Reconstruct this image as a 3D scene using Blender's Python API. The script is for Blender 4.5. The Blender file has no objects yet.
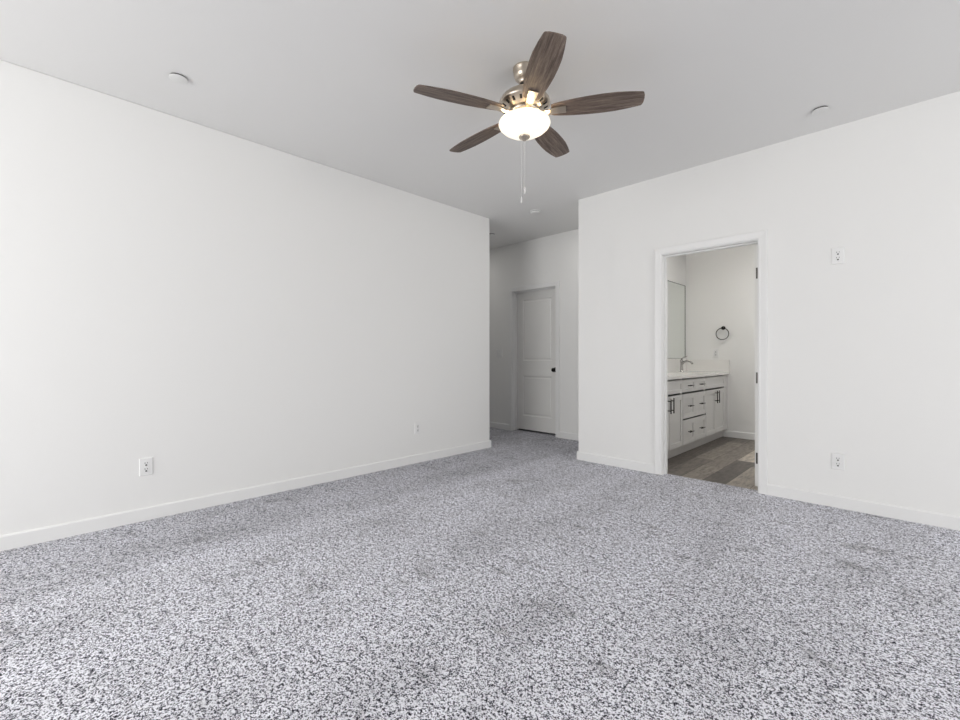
import bpy, bmesh, math, random
from mathutils import Matrix, Vector
random.seed(7)
PI = math.pi
SC = bpy.context.scene
COL = SC.collection
H = 2.74                      # ceiling height

# ------------------------------------------------------------------ camera
cam = bpy.data.cameras.new('camera'); co = bpy.data.objects.new('camera', cam); COL.objects.link(co)
cam.sensor_width = 36; cam.lens = 443.5 / 960 * 36; cam.shift_y = -2.8 / 960
cam.clip_start = 0.02
co.location = (0, 0, 1.079); co.rotation_euler = (PI / 2, 0, math.radians(44.49))
SC.camera = co

# ------------------------------------------------------------------ world, lights, exposure
w = bpy.data.worlds.new('world'); SC.world = w; w.use_nodes = True
w.node_tree.nodes['Background'].inputs[0].default_value = (0.95, 0.97, 1.0, 1)
w.node_tree.nodes['Background'].inputs[1].default_value = 0.3

def area(name, loc, rot, sx, sy, power, color, spread=180):
    l = bpy.data.lights.new(name, 'AREA'); l.shape = 'RECTANGLE'; l.size = sx; l.size_y = sy
    l.energy = power; l.color = color; l.spread = math.radians(spread)
    o = bpy.data.objects.new(name, l); COL.objects.link(o); o.location = loc; o.rotation_euler = rot
    return o
# daylight entering through the two windows behind the camera
area('daylight_back_window', (-2.2, -3.1, 1.45), (PI / 2, 0, 0), 2.4, 2.0, 99, (1.0, 0.993, 0.968))
area('daylight_side_window', (3.7, 2.1, 1.45), (PI / 2, 0, PI / 2), 2.4, 2.0, 70, (1.0, 0.993, 0.968))
area('bathroom_fill_light', (-0.6, 5.5, 2.70), (0, 0, 0), 0.5, 0.5, 15.5, (1.0, 0.985, 0.96))  # added unseen fill without a fixture, brightens the bathroom
area('hall_fill_light_left', (-4.95, 4.35, 2.70), (0, 0, 0), 0.3, 0.3, 2.0, (1.0, 0.98, 0.94))  # added fill hidden by the left wall, lifts the hall; no fixture
area('hall_fill_light_right', (-2.80, 4.45, 2.70), (0, 0, 0), 0.3, 0.3, 1.5, (1.0, 0.98, 0.94))  # second added fill, out of view behind the right wall, brightens door and hall carpet
SC.view_settings.view_transform = 'Standard'
SC.view_settings.look = 'None'
SC.view_settings.gamma = 1
SC.view_settings.use_curve_mapping = False
SC.view_settings.exposure = 0.11

# ------------------------------------------------------------------ materials
def mat(name, color, rough=0.6, metal=0.0, **kw):
    m = bpy.data.materials.new(name); m.use_nodes = True
    b = m.node_tree.nodes['Principled BSDF']
    b.inputs['Base Color'].default_value = (*color, 1)
    b.inputs['Roughness'].default_value = rough
    b.inputs['Metallic'].default_value = metal
    for k, v in kw.items(): b.inputs[k.replace('_', ' ')].default_value = v
    return m
def N(m, t, **kw):
    n = m.node_tree.nodes.new(t)
    for k, v in kw.items(): setattr(n, k, v)
    return n
def L(m, a, b): m.node_tree.links.new(a, b)
def bsdf(m): return m.node_tree.nodes['Principled BSDF']
def ramp(m, stops):
    r = N(m, 'ShaderNodeValToRGB'); e = r.color_ramp.elements
    while len(e) < len(stops): e.new(0.5)
    for s, (p, c) in zip(e, stops): s.position = p; s.color = (*c, 1)
    return r
def coords(m, scale=(1, 1, 1)):
    tc = N(m, 'ShaderNodeTexCoord'); mp = N(m, 'ShaderNodeMapping'); mp.inputs['Scale'].default_value = scale
    L(m, tc.outputs['Object'], mp.inputs['Vector']); return mp.outputs['Vector']
def noise(m, vec, scale, detail=2, rough=0.5):
    n = N(m, 'ShaderNodeTexNoise'); n.inputs['Scale'].default_value = scale
    n.inputs['Detail'].default_value = detail; n.inputs['Roughness'].default_value = rough
    L(m, vec, n.inputs['Vector']); return n.outputs['Fac']
def bump(m, fac, strength, dist):
    b = N(m, 'ShaderNodeBump'); b.inputs['Strength'].default_value = strength; b.inputs['Distance'].default_value = dist
    L(m, fac, b.inputs['Height']); L(m, b.outputs['Normal'], bsdf(m).inputs['Normal'])

def plaster(name, color, s=0.10):
    m = mat(name, color, 0.75); v = coords(m)
    bump(m, noise(m, v, 150, 3), s, 0.002); return m
M_wall = plaster('white_wall_paint', (0.87, 0.868, 0.86))
M_ceil = plaster('white_ceiling_paint', (0.82, 0.817, 0.81))
M_trim = mat('white_trim_paint', (0.86, 0.86, 0.858), 0.5)
M_door = mat('white_door_paint', (0.82, 0.815, 0.80), 0.42)
M_cab = mat('white_cabinet_paint', (0.74, 0.735, 0.725), 0.4)
M_kick = mat('white_toe_kick', (0.72, 0.71, 0.70), 0.5)
M_counter = mat('white_cultured_stone', (0.86, 0.85, 0.83), 0.2)
M_plate = mat('white_plastic', (0.86, 0.86, 0.86), 0.3)
M_dark = mat('black_void', (0.01, 0.01, 0.01), 0.8)
M_black = mat('oil_rubbed_bronze', (0.022, 0.02, 0.018), 0.28, 0.8)
M_nickel = mat('brushed_nickel', (0.56, 0.49, 0.41), 0.3, 1.0)
M_chrome = mat('satin_chrome', (0.45, 0.44, 0.43), 0.22, 1.0)
M_hinge = mat('dark_nickel_hinge', (0.07, 0.065, 0.06), 0.4, 0.8)
M_mirror = mat('mirror_silver', (0.90, 0.93, 0.91), 0.0, 1.0)
M_mirror_edge = mat('mirror_edge', (0.12, 0.13, 0.12), 0.4)
M_cord = mat('white_cord', (0.72, 0.71, 0.70), 0.4)
M_detector = mat('detector_plastic', (0.80, 0.80, 0.79), 0.4)

def carpet():
    m = mat('speckled_grey_carpet', (0.4, 0.4, 0.42), 0.95)
    bsdf(m).inputs['Specular IOR Level'].default_value = 0.1
    bsdf(m).inputs['Sheen Weight'].default_value = 0.0
    v = coords(m)
    vo = N(m, 'ShaderNodeTexVoronoi'); vo.inputs['Scale'].default_value = 190; L(m, v, vo.inputs['Vector'])
    sx = N(m, 'ShaderNodeSeparateColor'); L(m, vo.outputs['Color'], sx.inputs[0])
    f1 = noise(m, v, 215, 1, 0.6)            # yarn tips
    f2 = noise(m, v, 36, 2, 0.75)            # clumps
    def mixf(a_, b_, t_):
        q = N(m, 'ShaderNodeMix', data_type='FLOAT'); q.inputs[0].default_value = t_
        L(m, a_, q.inputs[2]); L(m, b_, q.inputs[3]); return q
    f1b = noise(m, v, 95, 1, 0.6)
    mx = mixf(mixf(mixf(f1, sx.outputs[0], 0.25).outputs[0], f1b, 0.36).outputs[0], f2, 0.20)
    r = ramp(m, [(0.425, (0.015, 0.015, 0.025)), (0.468, (0.27, 0.27, 0.31)), (0.502, (0.71, 0.71, 0.785)), (0.54, (0.94, 0.94, 1.0))])
    L(m, mx.outputs[0], r.inputs[0])
    # brushed pile: broad patches and a few drag marks where the yarn lies the other way
    vm = coords(m, (1.0, 0.35, 1)); f3 = noise(m, vm, 2.2, 4, 0.65)
    r3 = ramp(m, [(0.32, (0.80, 0.80, 0.80)), (0.5, (1, 1, 1)), (0.68, (1.07, 1.07, 1.08))]); L(m, f3, r3.inputs[0])
    f4 = noise(m, coords(m, (1.0, 1.9, 1)), 3.1, 5, 0.7)
    r4 = ramp(m, [(0.35, (0.70, 0.695, 0.69)), (0.42, (1, 1, 1)), (1, (1, 1, 1))]); L(m, f4, r4.inputs[0])
    a = N(m, 'ShaderNodeMix', data_type='RGBA', blend_type='MULTIPLY'); a.inputs[0].default_value = 1
    L(m, r.outputs[0], a.inputs[6]); L(m, r3.outputs[0], a.inputs[7])
    b = N(m, 'ShaderNodeMix', data_type='RGBA', blend_type='MULTIPLY'); b.inputs[0].default_value = 1
    L(m, a.outputs[2], b.inputs[6]); L(m, r4.outputs[0], b.inputs[7])
    # slightly darker strip by the left wall, with a ragged edge
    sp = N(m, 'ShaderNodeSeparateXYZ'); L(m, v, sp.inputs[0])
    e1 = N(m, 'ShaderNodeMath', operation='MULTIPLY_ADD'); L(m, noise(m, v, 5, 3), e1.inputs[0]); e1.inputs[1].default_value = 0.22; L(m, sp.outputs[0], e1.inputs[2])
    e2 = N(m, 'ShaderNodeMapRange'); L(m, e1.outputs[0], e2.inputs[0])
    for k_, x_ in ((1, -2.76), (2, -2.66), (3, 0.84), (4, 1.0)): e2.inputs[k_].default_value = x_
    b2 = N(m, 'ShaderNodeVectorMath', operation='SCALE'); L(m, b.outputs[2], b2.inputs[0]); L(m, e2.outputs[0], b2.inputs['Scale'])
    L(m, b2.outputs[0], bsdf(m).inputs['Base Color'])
    bump(m, mx.outputs[0], 0.5, 0.008)
    return m
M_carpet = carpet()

def planks():
    m = mat('grey_brown_vinyl_planks', (0.3, 0.27, 0.24), 0.45)
    tc = N(m, 'ShaderNodeTexCoord'); sp = N(m, 'ShaderNodeSeparateXYZ'); L(m, tc.outputs['Object'], sp.inputs[0])
    def mth(op, a, b=None, c=None):
        n = N(m, 'ShaderNodeMath', operation=op)
        for i, x in enumerate((a, b, c)):
            if x is None: continue
            if isinstance(x, (int, float)): n.inputs[i].default_value = x
            else: L(m, x, n.inputs[i])
        return n.outputs[0]
    W, LEN = 0.183, 1.22
    u = mth('DIVIDE', mth('ADD', sp.outputs[0], 1.338 + 20 * W), W)
    cu = mth('FLOOR', u)
    # end joints and tone of each board in the visible rows: column -> (joint y, tone before, tone after)
    boards = {16: (5.6, .30, .12), 17: (4.62, .22, .10), 18: (5.04, .34, .56), 19: (4.77, .62, .50), 20: (5.21, .08, .93), 21: (4.99, .84, .30), 22: (5.6, .30, .70)}
    off = None
    for c_, (yj, t0, t1_) in boards.items():
        q = mth('MULTIPLY', mth('COMPARE', cu, c_, .1), yj); off = q if off is None else mth('ADD', off, q)
    vv = mth('DIVIDE', mth('SUBTRACT', sp.outputs[1], off), LEN)
    cv = mth('FLOOR', vv)
    cb = N(m, 'ShaderNodeCombineXYZ'); L(m, cu, cb.inputs[0]); L(m, cv, cb.inputs[1]); cb.inputs[2].default_value = PLANK_SEED
    wn = N(m, 'ShaderNodeTexWhiteNoise', noise_dimensions='3D'); L(m, cb.outputs[0], wn.inputs['Vector'])
    tone = wn.outputs['Value']
    for c_, (yj, t0, t1_) in boards.items():
        for r_, t_ in ((-1, t0), (0, t1_)):
            hit = mth('MULTIPLY', mth('COMPARE', cu, c_, .1), mth('COMPARE', cv, r_, .1))
            q = N(m, 'ShaderNodeMix', data_type='FLOAT'); L(m, hit, q.inputs[0]); L(m, tone, q.inputs[2]); q.inputs[3].default_value = t_
            tone = q.outputs[0]
    base = ramp(m, [(0.0, (0.115, 0.10, 0.09)), (0.45, (0.21, 0.185, 0.16)), (0.75, (0.34, 0.30, 0.26)), (1.0, (0.56, 0.50, 0.43))])
    L(m, tone, base.inputs[0])
    # grain, shifted for each plank
    va = N(m, 'ShaderNodeVectorMath', operation='ADD'); L(m, tc.outputs['Object'], va.inputs[0])
    L(m, wn.outputs['Color'], va.inputs[1])
    mp = N(m, 'ShaderNodeMapping'); mp.inputs['Scale'].default_value = (9, 2.2, 1); L(m, va.outputs[0], mp.inputs[0])
    g = noise(m, mp.outputs[0], 3.4, 6, 0.72)
    gr = ramp(m, [(0.3, (0.45, 0.45, 0.45)), (0.5, (1, 1, 1)), (0.7, (1.45, 1.42, 1.38))]); L(m, g, gr.inputs[0])
    mx = N(m, 'ShaderNodeMix', data_type='RGBA', blend_type='MULTIPLY'); mx.inputs[0].default_value = 1
    L(m, base.outputs[0], mx.inputs[6]); L(m, gr.outputs[0], mx.inputs[7])
    fu = mth('ABSOLUTE', mth('SUBTRACT', mth('FRACT', u), 0.5)); fv = mth('ABSOLUTE', mth('SUBTRACT', mth('FRACT', vv), 0.5))
    seam = mth('MAXIMUM', mth('GREATER_THAN', fu, 0.5 - 0.0022 / W), mth('GREATER_THAN', fv, 0.5 - 0.0025 / LEN))
    m2 = N(m, 'ShaderNodeMix', data_type='RGBA'); L(m, seam, m2.inputs[0]); L(m, mx.outputs[2], m2.inputs[6]); m2.inputs[7].default_value = (0.05, 0.042, 0.036, 1)
    L(m, m2.outputs[2], bsdf(m).inputs['Base Color'])
    return m
PLANK_Y, PLANK_SEED = 5.0, 3.0
M_planks = planks()

def blade_wood():
    m = mat('driftwood_blade', (0.2, 0.15, 0.12), 0.55)
    v = coords(m, (1.3, 22, 22)); f = noise(m, v, 4.2, 7, 0.78)
    r = ramp(m, [(0.30, (0.022, 0.015, 0.012)), (0.42, (0.085, 0.06, 0.048)), (0.53, (0.165, 0.122, 0.098)), (0.63, (0.25, 0.195, 0.162)), (0.76, (0.5, 0.44, 0.40))])
    L(m, f, r.inputs[0]); L(m, r.outputs[0], bsdf(m).inputs['Base Color']); return m
M_blade = blade_wood()
M_bowl = mat('frosted_lit_glass', (0.62, 0.58, 0.5), 0.35)
bsdf(M_bowl).inputs['Emission Color'].default_value = (1.0, 0.90, 0.74, 1)
bsdf(M_bowl).inputs['Emission Strength'].default_value = 0.85
M_shade = mat('lit_vanity_shade', (0.95, 0.93, 0.88), 0.4)
bsdf(M_shade).inputs['Emission Color'].default_value = (1.0, 0.95, 0.87, 1)
bsdf(M_shade).inputs['Emission Strength'].default_value = 17

# ------------------------------------------------------------------ mesh helpers
def obj(name, bm, m, parent=None, smooth=False, loc=(0, 0, 0), rot=(0, 0, 0), bevel=0):
    bmesh.ops.recalc_face_normals(bm, faces=bm.faces)
    me = bpy.data.meshes.new(name); bm.to_mesh(me); bm.free()
    o = bpy.data.objects.new(name, me); COL.objects.link(o)
    for x in (m if isinstance(m, (list, tuple)) else [m]): me.materials.append(x)
    if smooth: me.shade_smooth()
    if parent: o.parent = parent
    o.location = loc; o.rotation_euler = rot
    if bevel:
        b = o.modifiers.new('bevel', 'BEVEL'); b.width = bevel; b.segments = 2; b.limit_method = 'ANGLE'; b.angle_limit = math.radians(50)
        b.harden_normals = False
    return o
def box(bm, x0, x1, y0, y1, z0, z1):
    v = [bm.verts.new((x, y, z)) for x in (x0, x1) for y in (y0, y1) for z in (z0, z1)]
    for f in ((0, 1, 3, 2), (4, 6, 7, 5), (0, 4, 5, 1), (2, 3, 7, 6), (0, 2, 6, 4), (1, 5, 7, 3)):
        bm.faces.new([v[i] for i in f])
def boxes(*bs):
    bm = bmesh.new()
    for b in bs: box(bm, *b)
    return bm
def lathe(profile, n=48, bm=None, mtx=None):
    bm = bm or bmesh.new(); rings = []
    for r, z in profile:
        if r < 1e-5: rings.append([bm.verts.new((0, 0, z))])
        else: rings.append([bm.verts.new((r * math.cos(2 * PI * k / n), r * math.sin(2 * PI * k / n), z)) for k in range(n)])
    for a, b in zip(rings, rings[1:]):
        for k in range(n):
            q = [a[k % len(a)], a[(k + 1) % len(a)], b[(k + 1) % len(b)], b[k % len(b)]]
            q = list(dict.fromkeys(q))
            if len(q) >= 3: bm.faces.new(q)
    for rg in (rings[0], rings[-1]):
        if len(rg) > 1: bm.faces.new(rg)
    if mtx: bmesh.ops.transform(bm, matrix=mtx, verts=[v for rg in rings for v in rg])
    return bm
def tube(points, radii, n=14, bm=None):
    bm = bm or bmesh.new(); rings = []; P = [Vector(p) for p in points]
    if isinstance(radii, (int, float)): radii = [radii] * len(P)
    ref = None
    for i, p in enumerate(P):
        t = (P[min(i + 1, len(P) - 1)] - P[max(i - 1, 0)]).normalized()
        if ref is None: ref = Vector((0, 0, 1)) if abs(t.z) < 0.9 else Vector((1, 0, 0))
        a = t.cross(ref).normalized(); b = a.cross(t).normalized(); ref = b
        rings.append([bm.verts.new(p + radii[i] * (a * math.cos(2 * PI * k / n) + b * math.sin(2 * PI * k / n))) for k in range(n)])
    for a, b in zip(rings, rings[1:]):
        for k in range(n): bm.faces.new([a[k], a[(k + 1) % n], b[(k + 1) % n], b[k]])
    bm.faces.new(rings[0]); bm.faces.new(rings[-1]); return bm
def torus(R, r, n=64, k=12, mtx=None):
    bm = bmesh.new(); rg = []
    for i in range(n):
        a = 2 * PI * i / n
        rg.append([bm.verts.new(((R + r * math.cos(2 * PI * j / k)) * math.cos(a), (R + r * math.cos(2 * PI * j / k)) * math.sin(a), r * math.sin(2 * PI * j / k))) for j in range(k)])
    for i in range(n):
        for j in range(k): bm.faces.new([rg[i][j], rg[(i + 1) % n][j], rg[(i + 1) % n][(j + 1) % k], rg[i][(j + 1) % k]])
    if mtx: bmesh.ops.transform(bm, matrix=mtx, verts=bm.verts)
    return bm
def fronted(w, h, t, panels, rings, both=False):
    """slab in local XZ (x 0..w, z 0..h), front at y=0 facing -Y, with recessed panels (x0,x1,z0,z1)"""
    bm = bmesh.new()
    xs = sorted({0, w} | {p[0] for p in panels} | {p[1] for p in panels})
    zs = sorted({0, h} | {p[2] for p in panels} | {p[3] for p in panels})
    V = {}
    def v(x, y, z):
        k = (round(x, 5), round(y, 5), round(z, 5))
        if k not in V: V[k] = bm.verts.new(k)
        return V[k]
    for y0, sg in ((0, 1), (t, -1)):
        detailed = both or y0 == 0
        for x0, x1 in zip(xs, xs[1:]):
            for z0, z1 in zip(zs, zs[1:]):
                if detailed and any(abs(p[0] - x0) < 1e-6 and abs(p[1] - x1) < 1e-6 and abs(p[2] - z0) < 1e-6 and abs(p[3] - z1) < 1e-6 for p in panels):
                    prev = [(x0, y0, z0), (x1, y0, z0), (x1, y0, z1), (x0, y0, z1)]
                    for ins, d in rings:
                        y = y0 + sg * d
                        cur = [(x0 + ins, y, z0 + ins), (x1 - ins, y, z0 + ins), (x1 - ins, y, z1 - ins), (x0 + ins, y, z1 - ins)]
                        for i in range(4):
                            j = (i + 1) % 4
                            bm.faces.new([v(*prev[i]), v(*prev[j]), v(*cur[j]), v(*cur[i])])
                        prev = cur
                    bm.faces.new([v(*c) for c in prev])
                else:
                    bm.faces.new([v(x0, y0, z0), v(x1, y0, z0), v(x1, y0, z1), v(x0, y0, z1)])
    for x0, x1 in zip(xs, xs[1:]):
        for z in (0, h): bm.faces.new([v(x0, 0, z), v(x1, 0, z), v(x1, t, z), v(x0, t, z)])
    for z0, z1 in zip(zs, zs[1:]):
        for x in (0, w): bm.faces.new([v(x, 0, z0), v(x, 0, z1), v(x, t, z1), v(x, t, z0)])
    return bm
MX = lambda loc, ax='X', ang=0.0: Matrix.Translation(loc) @ Matrix.Rotation(ang, 4, ax)

def thing(name, label, cat, loc=(0, 0, 0), rz=0, group=None):
    o = bpy.data.objects.new(name, None); COL.objects.link(o); o.empty_display_size = 0.1
    o.location = loc; o.rotation_euler = (0, 0, rz); o['label'] = label; o['category'] = cat
    if group: o['group'] = group
    return o
def struct(name, bm, m, bevel=0, label=None, **kw):
    o = obj(name, bm, m, bevel=bevel, **kw); o['kind'] = 'structure'; o['label'] = label or name.replace('_', ' ')
    return o
def copy_tree(o, parent=None):
    c = o.copy(); COL.objects.link(c)
    if parent: c.parent = parent
    for ch in [x for x in SC.objects if x.parent == o]: copy_tree(ch, c)
    return c

# ------------------------------------------------------------------ the setting
XL, YL = -3.64, 3.87          # left wall face and its far end
XR, YR = -2.54, 4.07          # right wall's free end and its face
YH = 4.99                     # hall far wall
BX, BY = -2.365, 6.64         # bathroom side and far walls
XE, YB = 3.6, -3.0            # walls behind the camera
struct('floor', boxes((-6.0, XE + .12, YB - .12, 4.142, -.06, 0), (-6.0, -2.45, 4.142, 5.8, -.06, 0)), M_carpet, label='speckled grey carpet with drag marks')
struct('floor_bathroom', boxes((-2.45, 0.72, 4.142, 6.76, -.06, -0.002)), M_planks, label='grey brown wood-look plank floor of the bathroom')
struct('ceiling', boxes((-6.12, XE + .12, YB - .12, 6.76, H, H + .1)), M_ceil, label='flat white ceiling')
struct('wall_left', boxes((XL - .12, XL, YB - .12, YL, 0, H)), M_wall, bevel=.006, label='long blank white wall on the left')
DL, DR, DT = -1.656, -0.897, 2.012     # bathroom doorway, inside its jambs
struct('wall_right', boxes((XR, DL - .02, YR, YR + .12, 0, H), (DR + .02, XE + .12, YR, YR + .12, 0, H), (DL - .02, DR + .02, YR, YR + .12, DT + .02, H)), M_wall, label='white wall with the bathroom doorway')
struct('wall_hall_side', boxes((XR, BX, YR + .12, BY + .12, 0, H)), M_wall, label='wall between hall and bathroom')
HL, HR, HT = -4.230, -3.470, 2.036     # hall door opening
struct('wall_hall', boxes((-6.0, HL - .02, YH, YH + .14, 0, H), (HR + .02, XR, YH, YH + .14, 0, H), (HL - .02, HR + .02, YH, YH + .14, HT + .02, H)), M_wall, label='white wall at the end of the hall')
struct('wall_hall_near', boxes((-6.0, XL - .12, YL - .12, YL, 0, H)), M_wall, label='hall wall behind the left wall')
struct('wall_hall_end', boxes((-6.12, -6.0, YL - .12, 5.8, 0, H)), M_wall, label='far left end of the hall')
struct('wall_closet', boxes((-6.0, XR, 5.8, 5.9, 0, H)), M_wall, label='wall behind the hall door')
struct('wall_bathroom_far', boxes((BX, .72, BY, BY + .12, 0, H)), M_wall, label='bathroom wall behind the towel ring')
struct('wall_bathroom_right', boxes((.6, .72, YR + .12, BY, 0, H)), M_wall, label='far right wall of the bathroom')
struct('wall_east', boxes((XE, XE + .12, YB, .85, 0, H), (XE, XE + .12, 3.35, YR, 0, H), (XE, XE + .12, .85, 3.35, 0, .4), (XE, XE + .12, .85, 3.35, 2.5, H)), M_wall, label='window wall to the right of the camera')
struct('wall_back', boxes((XL, -3.45, YB - .12, YB, 0, H), (-.95, XE + .12, YB - .12, YB, 0, H), (-3.45, -.95, YB - .12, YB, 0, .4), (-3.45, -.95, YB - .12, YB, 2.5, H)), M_wall, label='window wall behind the camera')
# windows behind the camera
def win_frame(a0, a1, z0, z1, t0, t1, horiz):
    bs = [(a0, a1, z0, z0 + .05), (a0, a1, z1 - .05, z1), (a0, a0 + .05, z0 + .05, z1 - .05), (a1 - .05, a1, z0 + .05, z1 - .05), ((a0 + a1) / 2 - .025, (a0 + a1) / 2 + .025, z0 + .05, z1 - .05)]
    return boxes(*[((a, b, t0, t1, c, d) if horiz else (t0, t1, a, b, c, d)) for a, b, c, d in bs])
struct('window_1', win_frame(-3.45, -.95, .4, 2.5, YB - .05, YB - .01, True), M_trim, label='window behind the camera')
struct('window_2', win_frame(.85, 3.35, .4, 2.5, XE + .01, XE + .05, False), M_trim, label='window to the right of the camera')

# baseboards, with a small eased top
def base_profile(bm, p0, p1, nrm, h=.085, t=.014):
    """board from p0 to p1 on a wall whose outward normal is nrm"""
    pr = [(0, 0), (t, 0), (t, h - .008), (t - .005, h), (0, h)]
    a = [bm.verts.new((p0[0] + nrm[0] * u, p0[1] + nrm[1] * u, z)) for u, z in pr]
    b = [bm.verts.new((p1[0] + nrm[0] * u, p1[1] + nrm[1] * u, z)) for u, z in pr]
    for i in range(5): bm.faces.new([a[i], a[(i + 1) % 5], b[(i + 1) % 5], b[i]])
    bm.faces.new(a); bm.faces.new(b)
def baseboard(name, runs, label):
    bm = bmesh.new()
    for r in runs: base_profile(bm, *r)
    return struct(name, bm, M_trim, label=label)
baseboard('baseboard_left', [((XL, YB), (XL, YL + .014), (1, 0)), ((XL, YL), (-6, YL), (0, 1))], 'white baseboard along the left wall')
CW = .062                    # casing width
baseboard('baseboard_right', [((XR - .014, YR), (DL - .006 - CW, YR), (0, -1)), ((XR, YR), (XR, YH), (-1, 0)), ((DR + .006 + CW, YR), (XE, YR), (0, -1))], 'white baseboard of the doorway wall')
baseboard('baseboard_hall', [((-6, YH), (HL - .006 - CW, YH), (0, -1)), ((HR + .006 + CW, YH), (XR, YH), (0, -1))], 'white baseboard beside the hall door')
baseboard('baseboard_bathroom', [((-1.88, BY), (.6, BY), (0, -1))], 'white baseboard in the bathroom')
baseboard('baseboard_back', [((XL, YB), (XE, YB), (0, 1)), ((XE, YB), (XE, YR), (-1, 0))], 'white baseboard behind the camera')

# door casings and jambs
def casing_bm(x0, x1, zt, y, r=.006, cw=CW, t=.016):
    bm = bmesh.new(); a0, a1, b = x0 - r, x1 + r, zt + r
    pr = [(0, 0), (0, -.010), (.006, -.013), (.018, -.012), (cw - .012, -t), (cw - .003, -t), (cw, -t + .004), (cw, 0)]
    n = len(pr); R = []
    for kx, kz, zb in ((0, 0, True), (0, 1, False), (1, 1, False), (1, 0, True)):
        ring = []
        for u, d in pr:
            x = (a0 - u) if kx == 0 else (a1 + u)
            z = 0 if zb else b + u
            ring.append(bm.verts.new((x, y + d, z)))
        R.append(ring)
    for i in range(3):
        for k in range(n): bm.faces.new([R[i][k], R[i][(k + 1) % n], R[i + 1][(k + 1) % n], R[i + 1][k]])
    bm.faces.new(R[0]); bm.faces.new(R[3]); return bm
t1 = struct('trim_1', casing_bm(DL, DR, DT, YR), M_trim, label='white casing around the bathroom doorway')
jy1 = YR + .12
j = obj('jamb', boxes((DL - .02, DL, YR, jy1, 0, DT), (DR, DR + .02, YR, jy1, 0, DT), (DL - .02, DR + .02, YR, jy1, DT, DT + .02)), M_trim, t1)
obj('door_stop', boxes((DL, DL + .011, jy1 - .072, jy1 - .037, 0, DT - .011), (DR - .011, DR, jy1 - .072, jy1 - .037, 0, DT - .011), (DL, DR, jy1 - .072, jy1 - .037, DT - .011, DT)), M_trim, t1)
t2 = struct('trim_2', casing_bm(HL, HR, HT, YH), M_trim, label='white casing around the hall door')
obj('jamb', boxes((HL - .02, HL, YH, YH + .14, 0, HT), (HR, HR + .02, YH, YH + .14, 0, HT), (HL - .02, HR + .02, YH, YH + .14, HT, HT + .02)), M_trim, t2)
DY = YH + .09
obj('door_stop', boxes((HL, HL + .011, DY - .034, DY - .002, 0, HT - .011), (HR - .011, HR, DY - .034, DY - .002, 0, HT - .011), (HL, HR, DY - .034, DY - .002, HT - .011, HT)), M_trim, t2)

# two-panel hall door
MOULD = [(.004, .004), (.012, .010), (.026, .012), (.040, .006), (.043, .006)]
dw = HR - HL - .006; dh = HT - .004 - .026
def door_slab(dw, dh):
    p = [(.118, dw - .118, .20, .785), (.118, dw - .118, 1.0, dh - .115)]
    return fronted(dw, dh, .035, p, MOULD, both=True)
d1 = obj('door_1', door_slab(dw, dh), M_door, loc=(HL + .003, DY, .026), smooth=False); d1['kind'] = 'structure'; d1['label'] = 'closed white two panel door at the end of the hall'
KNOB = [(0, 0), (.033, 0), (.033, .006), (.028, .010), (.013, .013), (.012, .030), (.018, .038), (.0275, .047), (.029, .056), (.025, .066), (.012, .071), (0, .072)]
obj('door_knob', lathe(KNOB, 32, mtx=MX((dw - .062, 0, .905 - .026), 'X', PI / 2)), M_black, d1, True)['label'] = 'round dark bronze knob'
# bathroom door, standing open at a right angle into the bathroom
bw = DR - DL - .006; bh = DT - .004 - .018
d2 = obj('door_2', door_slab(bw, bh), M_door, loc=(DR - .014, jy1 + .008, .018), rot=(0, 0, PI / 2)); d2['kind'] = 'structure'; d2['label'] = 'white bathroom door standing open, seen edge on'
obj('door_knob', lathe(KNOB, 32, mtx=MX((bw - .065, .035, .905 - .018), 'X', -PI / 2)), M_black, d2, True)
obj('door_knob', lathe(KNOB, 32, mtx=MX((bw - .065, 0, .905 - .018), 'X', PI / 2)), M_black, d2, True)
for z in (.248, .909, 1.77):
    zz = z - .018
    hb = boxes((-.0025, 0, .001, .027, zz - .045, zz + .045))
    tube([(-.007, -.004, zz - .046), (-.007, -.004, zz + .046)], .0055, 12, hb)
    obj('hinge', hb, M_hinge, d2)['label'] = 'dark metal hinge'

# ------------------------------------------------------------------ ceiling fan
fan = thing('ceiling_fan', 'ceiling fan with five driftwood brown blades, nickel motor and lit frosted glass bowl', 'ceiling fan', (-1.605, 1.998, H))
z = lambda a: a - H
obj('canopy', lathe([(0, 0), (.062, 0), (.066, -.004), (.066, -.012), (.062, -.018), (.061, -.040), (.055, -.058), (.044, -.070), (.034, -.074), (.033, -.084), (.028, -.090), (0, -.090)]), M_nickel, fan, True)['label'] = 'nickel ceiling canopy'
obj('downrod', tube([(0, 0, -.078), (0, 0, z(2.60))], .0125, 20), M_nickel, fan, True)
obj('hanger_ball', lathe([(0, z(2.668)), (.018, z(2.666)), (.026, z(2.655)), (.024, z(2.642)), (.014, z(2.634)), (0, z(2.634))], 32), M_black, fan, True)
obj('motor_housing', lathe([(0, z(2.622)), (.022, z(2.622)), (.026, z(2.612)), (.055, z(2.606)), (.095, z(2.592)), (.127, z(2.570)), (.143, z(2.548)), (.147, z(2.536)), (.147, z(2.528)), (.140, z(2.522)), (.104, z(2.501)), (.098, z(2.494)), (.0, z(2.492))], 64), M_nickel, fan, True)
slot = obj('vent_slot', boxes((-.012, .012, -.0065, .0065, -.0015, .0015)), M_dark, fan)
for k in range(18):
    o_ = slot if k == 0 else slot.copy()
    if k: COL.objects.link(o_)
    o_.parent = fan
    o_.matrix_local = Matrix.Rotation(2 * PI * k / 18, 4, 'Z') @ Matrix.Translation((.122, 0, z(2.5110))) @ Matrix.Rotation(-math.radians(30.3), 4, 'Y')
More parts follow.
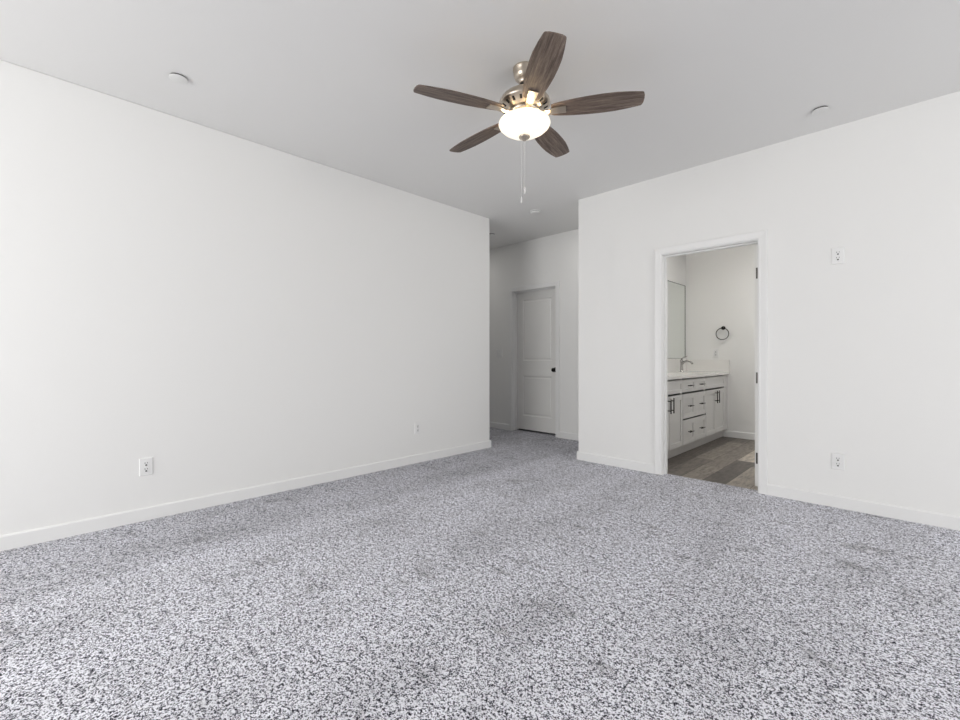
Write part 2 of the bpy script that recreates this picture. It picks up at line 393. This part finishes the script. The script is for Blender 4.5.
obj('flywheel', lathe([(0, z(2.494)), (.086, z(2.493)), (.092, z(2.488)), (.092, z(2.476)), (.084, z(2.470)), (0, z(2.470))]), M_nickel, fan, True)
obj('switch_housing', lathe([(0, z(2.471)), (.062, z(2.471)), (.066, z(2.466)), (.066, z(2.456)), (.078, z(2.452)), (.080, z(2.444)), (.074, z(2.440)), (0, z(2.440))]), M_nickel, fan, True)
bowl = obj('glass_bowl', lathe([(.070, z(2.457)), (.100, z(2.453)), (.130, z(2.442)), (.1455, z(2.428)), (.148, z(2.418)), (.143, z(2.406)), (.124, z(2.388)), (.096, z(2.371)), (.064, z(2.357)), (.035, z(2.349)), (0, z(2.346))], 64), M_bowl, fan, True)
bowl['label'] = 'glowing frosted white glass bowl'
obj('finial', lathe([(0, z(2.350)), (.030, z(2.350)), (.033, z(2.345)), (.030, z(2.339)), (.016, z(2.334)), (.010, z(2.325)), (.0, z(2.319))], 32), M_nickel, fan, True)
def chain(x, y, zb, n):
    bm = bmesh.new()
    tube([(x, y, z(2.345)), (x, y, z(zb + .03))], .0011, 8, bm)
    c = obj('pull_chain', bm, M_cord, fan)
    obj('chain_pull', lathe([(0, zb - H + .034), (.003, zb - H + .034), (n, zb - H + .028), (n, zb - H + .004), (n * .7, zb - H), (0, zb - H)], 16, mtx=Matrix.Translation((x, y, 0))), M_cord, c, True)
chain(-.012, -.012, 1.965, .0036)
chain(.0, .004, 2.022, .0055)
# blades
def blade_bm():
    R0, R1 = .150, .645
    prof = [(0, .040), (.03, .047), (.1, .054), (.25, .0645), (.42, .0715), (.58, .0735), (.72, .0715), (.85, .0635), (.95, .0550), (.985, .0515)]
    top = [(R0 + (R1 - R0) * t, w_) for t, w_ in prof]
    # rounded tip
    tip = [(R1 - .001, .0465), (R1 + .005, .028), (R1 + .007, 0)]
    up = top + tip; out = up + [(x, -y) for x, y in reversed(up[:-1])]
    bm = bmesh.new(); th = .006
    a = [bm.verts.new((x, y, -th / 2)) for x, y in out]; b = [bm.verts.new((x, y, th / 2)) for x, y in out]
    bm.faces.new(a); bm.faces.new(b)
    for i in range(len(out)): j_ = (i + 1) % len(out); bm.faces.new([a[i], a[j_], b[j_], b[i]])
    return bm
def iron_bm():
    # flat tapering bracket under the blade, arching back up to the flywheel
    st = [(.070, .017, -.006), (.105, .017, -.010), (.135, .020, -.0135), (.160, .024, -.0085), (.185, .026, -.0065), (.232, .028, -.0065)]
    bm = bmesh.new(); R = []
    for x, hw, zz in st:
        R.append([bm.verts.new((x, s * hw, zz + d)) for s, d in ((-1, -.003), (1, -.003), (1, .003), (-1, .003))])
    for a, b in zip(R, R[1:]):
        for i in range(4): bm.faces.new([a[i], a[(i + 1) % 4], b[(i + 1) % 4], b[i]])
    bm.faces.new(R[0]); bm.faces.new(R[-1])
    return bm
PH = math.radians(-84.0 + 44.49)
TA, TB = -1.0, 1.2
pitch = math.radians(-10)
# the blade circle hangs very slightly out of level
TILT = Matrix.Rotation(math.radians(TA), 4, Vector((-.7009, .7133, 0))) @ Matrix.Rotation(math.radians(TB), 4, Vector((.7133, .7009, 0)))
blade = iron = screw = None
for k in range(5):
    if blade is None:
        blade = obj('blade', blade_bm(), M_blade, fan, bevel=.0015)
        blade['label'] = 'driftwood brown wooden blade'
        iron = obj('blade_iron', iron_bm(), M_nickel, blade, bevel=.001)
        sb = bmesh.new()
        for sx, sy in ((.215, .018), (.215, -.018), (.19, 0)):
            lathe([(0, -.0125), (.004, -.012), (.0045, -.0095), (0, -.0095)], 12, sb, Matrix.Translation((sx, sy, 0)))
        b = blade
    else:
        b = blade.copy(); COL.objects.link(b); b.parent = fan
        i2 = iron.copy(); COL.objects.link(i2); i2.parent = b
    b.matrix_local = Matrix.Translation((.002, .002, z(2.482))) @ TILT @ Matrix.Rotation(PH + k * 2 * PI / 5, 4, 'Z') @ Matrix.Rotation(pitch, 4, 'X')
sb.free()
# bulb inside the bowl is represented by the glowing glass; added warm point lights above it brighten motor and blade roots
for k in range(5):
    a = PH + k * 2 * PI / 5
    l = bpy.data.lights.new('fan_root_glow', 'POINT'); l.energy = 0.36; l.color = (1, .74, .42); l.shadow_soft_size = .015
    lo = bpy.data.objects.new('fan_root_glow', l); COL.objects.link(lo); lo.location = (-1.605 + .135 * math.cos(a), 1.998 + .135 * math.sin(a), 2.455)

# ------------------------------------------------------------------ ceiling devices
def sprinkler(loc, label):
    t = thing('sprinkler_cover', label, 'sprinkler cover', loc, 0)
    obj('cover_plate', lathe([(0, -.0085), (.045, -.0085), (.047, -.009), (.047, -.011), (.044, -.012), (0, -.012)], 48), M_detector, t, True)
    obj('recessed_cup', lathe([(0, 0), (.041, 0), (.041, -.0086), (0, -.0086)], 40), M_dark, t)
    return t
sprinkler((-3.119, .623, H), 'flat round white cover plate on the ceiling nearest the left wall')
sprinkler((-.455, 3.718, H), 'flat round white cover plate on the ceiling above the bathroom doorway wall')
sprinkler((-4.085, 4.385, H), 'white ceiling disc in the hall half hidden by the left wall corner')
t = thing('smoke_detector', 'round white smoke detector on the hall ceiling below the fan pull chains', 'smoke detector', (-3.09, 4.04, H))
obj('base', lathe([(0, 0), (.066, 0), (.066, -.006), (0, -.006)], 48), M_detector, t, True)
obj('cover', lathe([(0, -.012), (.060, -.012), (.058, -.020), (.048, -.026), (0, -.027)], 48), M_detector, t, True)
obj('vent', lathe([(0, -.006), (.054, -.006), (.054, -.012), (0, -.012)], 40), mat('detector_vent', (.25, .25, .25), .8), t, True)

# ------------------------------------------------------------------ outlets and switch (local: plate faces -Y)
def plate(w_, h_): 
    bm = bmesh.new(); t_ = .006
    a = [bm.verts.new(p) for p in ((-w_ / 2, 0, -h_ / 2), (w_ / 2, 0, -h_ / 2), (w_ / 2, 0, h_ / 2), (-w_ / 2, 0, h_ / 2))]
    i_ = .004
    b = [bm.verts.new(p) for p in ((-w_ / 2 + i_, -t_, -h_ / 2 + i_), (w_ / 2 - i_, -t_, -h_ / 2 + i_), (w_ / 2 - i_, -t_, h_ / 2 - i_), (-w_ / 2 + i_, -t_, h_ / 2 - i_))]
    bm.faces.new(a); bm.faces.new(b)
    for k in range(4): bm.faces.new([a[k], a[(k + 1) % 4], b[(k + 1) % 4], b[k]])
    return bm
def outlet(loc, rz, label):
    t = thing('wall_outlet', label, 'outlet', loc, rz)
    obj('cover_plate', plate(.074, .118), M_plate, t)
    for s in (1, -1):
        zc = s * .0195
        r = obj('receptacle', lathe([(0, 0), (.0165, 0), (.0175, -.0015), (.0175, -.004), (0, -.004)][::-1], 28, mtx=MX((0, -.0045, zc), 'X', -PI / 2)), M_plate, t)
        obj('slots', boxes((-.0082, -.0054, -.0095, -.008, zc + .001, zc + .010), (.0054, .0080, -.0095, -.008, zc + .002, zc + .010), (-.0048, .0048, -.0095, -.008, zc - .0125, zc - .004)), M_dark, r)['label'] = 'dark plug slots'
    obj('screw', lathe([(0, 0), (.003, 0), (.003, .001), (0, .001)], 12, mtx=MX((0, -.006, 0), 'X', PI / 2)), M_detector, t)
    return t
outlet((XL, .546, .354), PI / 2, 'white wall outlet low on the left wall, nearer the camera')
outlet((XL, 2.79, .354), PI / 2, 'white wall outlet low on the left wall, nearer the hall')
outlet((-.397, YR, 1.806), 0, 'white wall outlet mounted high beside the bathroom doorway')
outlet((-.397, YR, .330), 0, 'white wall outlet low on the wall right of the bathroom doorway')
outlet((-1.964, BY, 1.137), 0, 'small white outlet above the vanity splash in the bathroom')
t = thing('light_switch', 'white double rocker switch plate left of the hall door', 'light switch', (-4.49, YH, 1.14))
obj('cover_plate', plate(.118, .118), M_plate, t)
for s in (-1, 1): obj('rocker', boxes((s * .023 - .0165, s * .023 + .0165, -.010, -.004, -.033, .033)), M_plate, t, bevel=.0015)

# ------------------------------------------------------------------ bathroom vanity
VX = -1.815                                # face of the doors
VT = .848                                  # underside of the counter
RING = [(.0005, .008)]                     # shaker step
def bar_pull(parent, loc, vertical, ln=.11):
    """bar pull in the local frame of a front (front faces -Y)"""
    bm = bmesh.new(); x, zz = loc; y = -.032
    if vertical:
        tube([(x, y, zz - ln / 2 - .014), (x, y, zz + ln / 2 + .014)], .006, 12, bm)
        for s in (-1, 1): tube([(x, 0, zz + s * ln * .38), (x, y, zz + s * ln * .38)], .005, 10, bm)
    else:
        tube([(x - ln / 2 - .014, y, zz), (x + ln / 2 + .014, y, zz)], .006, 12, bm)
        for s in (-1, 1): tube([(x + s * ln * .38, 0, zz), (x + s * ln * .38, y, zz)], .005, 10, bm)
    obj('handle', bm, M_hinge, parent, True)['label'] = 'dark nickel bar handle'
def front(name, parent, y0, y1, z0, z1, Y0, pull=None):
    g = .0025; w_ = y1 - y0 - 2 * g; h_ = z1 - z0 - 2 * g; r = .052 if min(w_, h_) > .2 else .038
    o = obj(name, fronted(w_, h_, .019, [(r, w_ - r, r, h_ - r)], RING), M_cab, parent, loc=(VX, y0 + g - Y0, z0 + g), rot=(0, 0, PI / 2))
    if pull: bar_pull(o, (pull[1] if pull[1] >= 0 else w_ + pull[1], pull[2] if pull[2] >= 0 else h_ + pull[2]) if pull[0] == 'v' else (w_ / 2, h_ / 2), pull[0] == 'v', .13 if pull[0] == 'v' else .085)
    return o
U = .3735
SX = (-2.19, -1.88)
def cabinet(kind, y0, y1, label):
    c = thing('vanity_cabinet', label, 'cabinet', (0, y0, 0), 0)
    a_, b_, q_, r_ = BX + .002, VX - .0195, .0005, y1 - y0 - .0005
    obj('body', boxes((a_, b_, q_, q_ + .018, .105, VT), (a_, b_, r_ - .018, r_, .105, VT), (a_, b_, q_ + .018, r_ - .018, .105, .123), (a_, a_ + .006, q_ + .018, r_ - .018, .123, VT)), M_cab, c)
    obj('toe_kick', boxes((BX + .05, VX - .06, 0.0005, y1 - y0 - .0005, 0, .105)), M_kick, c)
    rows = [(.690, .835), (.398, .672), (.112, .384)]
    if kind == 'sink':
        ym = (y0 + y1) / 2
        bm = bmesh.new(); x0, x1, zb, a, b = SX[0], SX[1], VT - .115, ym - .23 - y0, ym + .23 - y0
        box(bm, x0, x1, a, b, zb, zb + .008); box(bm, x0 - .008, x0, a, b, zb, VT); box(bm, x1, x1 + .008, a, b, zb, VT)
        box(bm, x0, x1, a - .008, a, zb, VT); box(bm, x0, x1, b, b + .008, zb, VT)
        obj('sink_basin', bm, M_counter, c)
        front('false_front', c, y0 + .003, y1 - .003, *rows[0], y0)
        front('door', c, y0 + .003, ym, .112, .672, y0, ('v', -.036, -.092))
        front('door', c, ym, y1 - .003, .112, .672, y0, ('v', .036, -.092))
    else:
        ym = (y0 + y1) / 2
        for a, b in ((y0 + .003, ym), (ym, y1 - .003)):
            for r_ in rows: front('drawer', c, a, b, *r_, y0, ('h',))
    return c
Y0 = 4.265
cabinet('sink', Y0, Y0 + 2 * U, 'white shaker sink cabinet of the bathroom vanity nearest the doorway')
cabinet('drawers', Y0 + 2 * U, Y0 + 4 * U, 'white shaker cabinet with six drawers in the middle of the vanity')
cabinet('sink', Y0 + 4 * U, Y0 + 6 * U, 'white shaker sink cabinet of the vanity at the far bathroom wall')
YE = Y0 + 6 * U
c = thing('vanity_filler', 'narrow white filler strip between the far vanity cabinet and the wall', 'cabinet filler', (0, YE, 0))
obj('panel', boxes((BX + .002, VX - .008, .001, BY - YE - .002, .105, VT)), M_cab, c)
obj('toe_kick', boxes((BX + .05, VX - .06, .001, BY - YE - .002, 0, .105)), M_kick, c)
# counter with two undermount sinks
CX0, CX1 = BX + .002, -1.795
S = [(Y0 + U - .23, Y0 + U + .23), (Y0 + 5 * U - .23, Y0 + 5 * U + .23)]; SX = (-2.19, -1.88)
cy0, cy1 = 4.235, BY - .002
bs = [(CX0, SX[0], cy0, cy1, VT, VT + .03), (SX[1], CX1, cy0, cy1, VT, VT + .03)]
ys = [cy0, *S[0], *S[1], cy1]
for a, b in ((ys[0], ys[1]), (ys[2], ys[3]), (ys[4], ys[5])): bs.append((SX[0], SX[1], a, b, VT, VT + .03))
top = thing('countertop', 'white stone vanity countertop with raised splashes and two sink cutouts', 'countertop', (0, 0, 0))
obj('slab', boxes(*bs), M_counter, top)
obj('backsplash', boxes((BX + .001, BX + .019, cy0, BY - .002, VT + .03, 1.055)), M_counter, top)
obj('side_splash', boxes((BX + .019, CX1, BY - .020, BY - .002, VT + .03, 1.045)), M_counter, top)
# faucets
def faucet(y, label):
    f = thing('faucet', label, 'faucet', (-2.262, y, VT + .03))
    obj('body', lathe([(0, 0), (.027, 0), (.027, .006), (.020, .012), (.0185, .10), (.021, .135), (.023, .155), (.017, .165), (0, .167)], 28), M_chrome, f, True)
    obj('spout', tube([(.0, 0, .10), (.03, 0, .135), (.065, 0, .152), (.10, 0, .148), (.13, 0, .128), (.142, 0, .108)], [.014, .014, .013, .012, .012, .012]), M_chrome, f, True)
    obj('lever', tube([(0, 0, .16), (.004, 0, .185), (.03, 0, .20), (.075, 0, .215)], [.011, .010, .007, .006]), M_chrome, f, True)
faucet(6.20, 'chrome single lever faucet at the far sink of the vanity')
faucet(Y0 + U, 'chrome single lever faucet at the near sink hidden behind the door jamb')
# mirror
mr = thing('vanity_mirror', 'large frameless wall mirror above the vanity backsplash', 'mirror', (BX, 5.4, 1.06))
obj('glass', boxes((.0055, .0065, -1.1, 1.195, .003, 1.037)), M_mirror, mr)
obj('backing', boxes((0.0005, .0055, -1.103, 1.201, 0, 1.043), (.0055, .010, 1.195, 1.201, .003, 1.043), (.0055, .010, -1.103, 1.195, 1.037, 1.043)), M_mirror_edge, mr)
# vanity light above the mirror (out of view behind the jamb)
vl = thing('vanity_light', 'three shade wall light above the vanity mirror', 'wall light', (BX, 5.24, 2.36))
obj('back_plate', boxes((.0005, .02, -.3, .3, -.04, .04)), M_nickel, vl)
for y in (-.22, 0, .22):
    s = obj('shade', lathe([(0, .05), (.03, .05), (.055, -.06), (0, -.06)], 24, mtx=Matrix.Translation((.11, y, 0))), M_shade, vl, True)
    obj('arm', tube([(.015, y, 0), (.07, y, .02), (.12, y, .055)], .007, 10), M_nickel, vl, True)
# towel ring
tr = thing('towel_ring', 'dark metal towel ring hanging on the bathroom wall', 'towel ring', (-1.870, BY, 1.478))
obj('mount', lathe([(0, 0), (.026, 0), (.026, .007), (.012, .012), (.011, .045), (.016, .052), (.013, .062), (0, .064)], 28, mtx=MX((0, 0, 0), 'X', PI / 2)), M_black, tr, True)
obj('ring', torus(.078, .0055, mtx=MX((0, -.048, -.082), 'X', PI / 2)), M_black, tr, True)
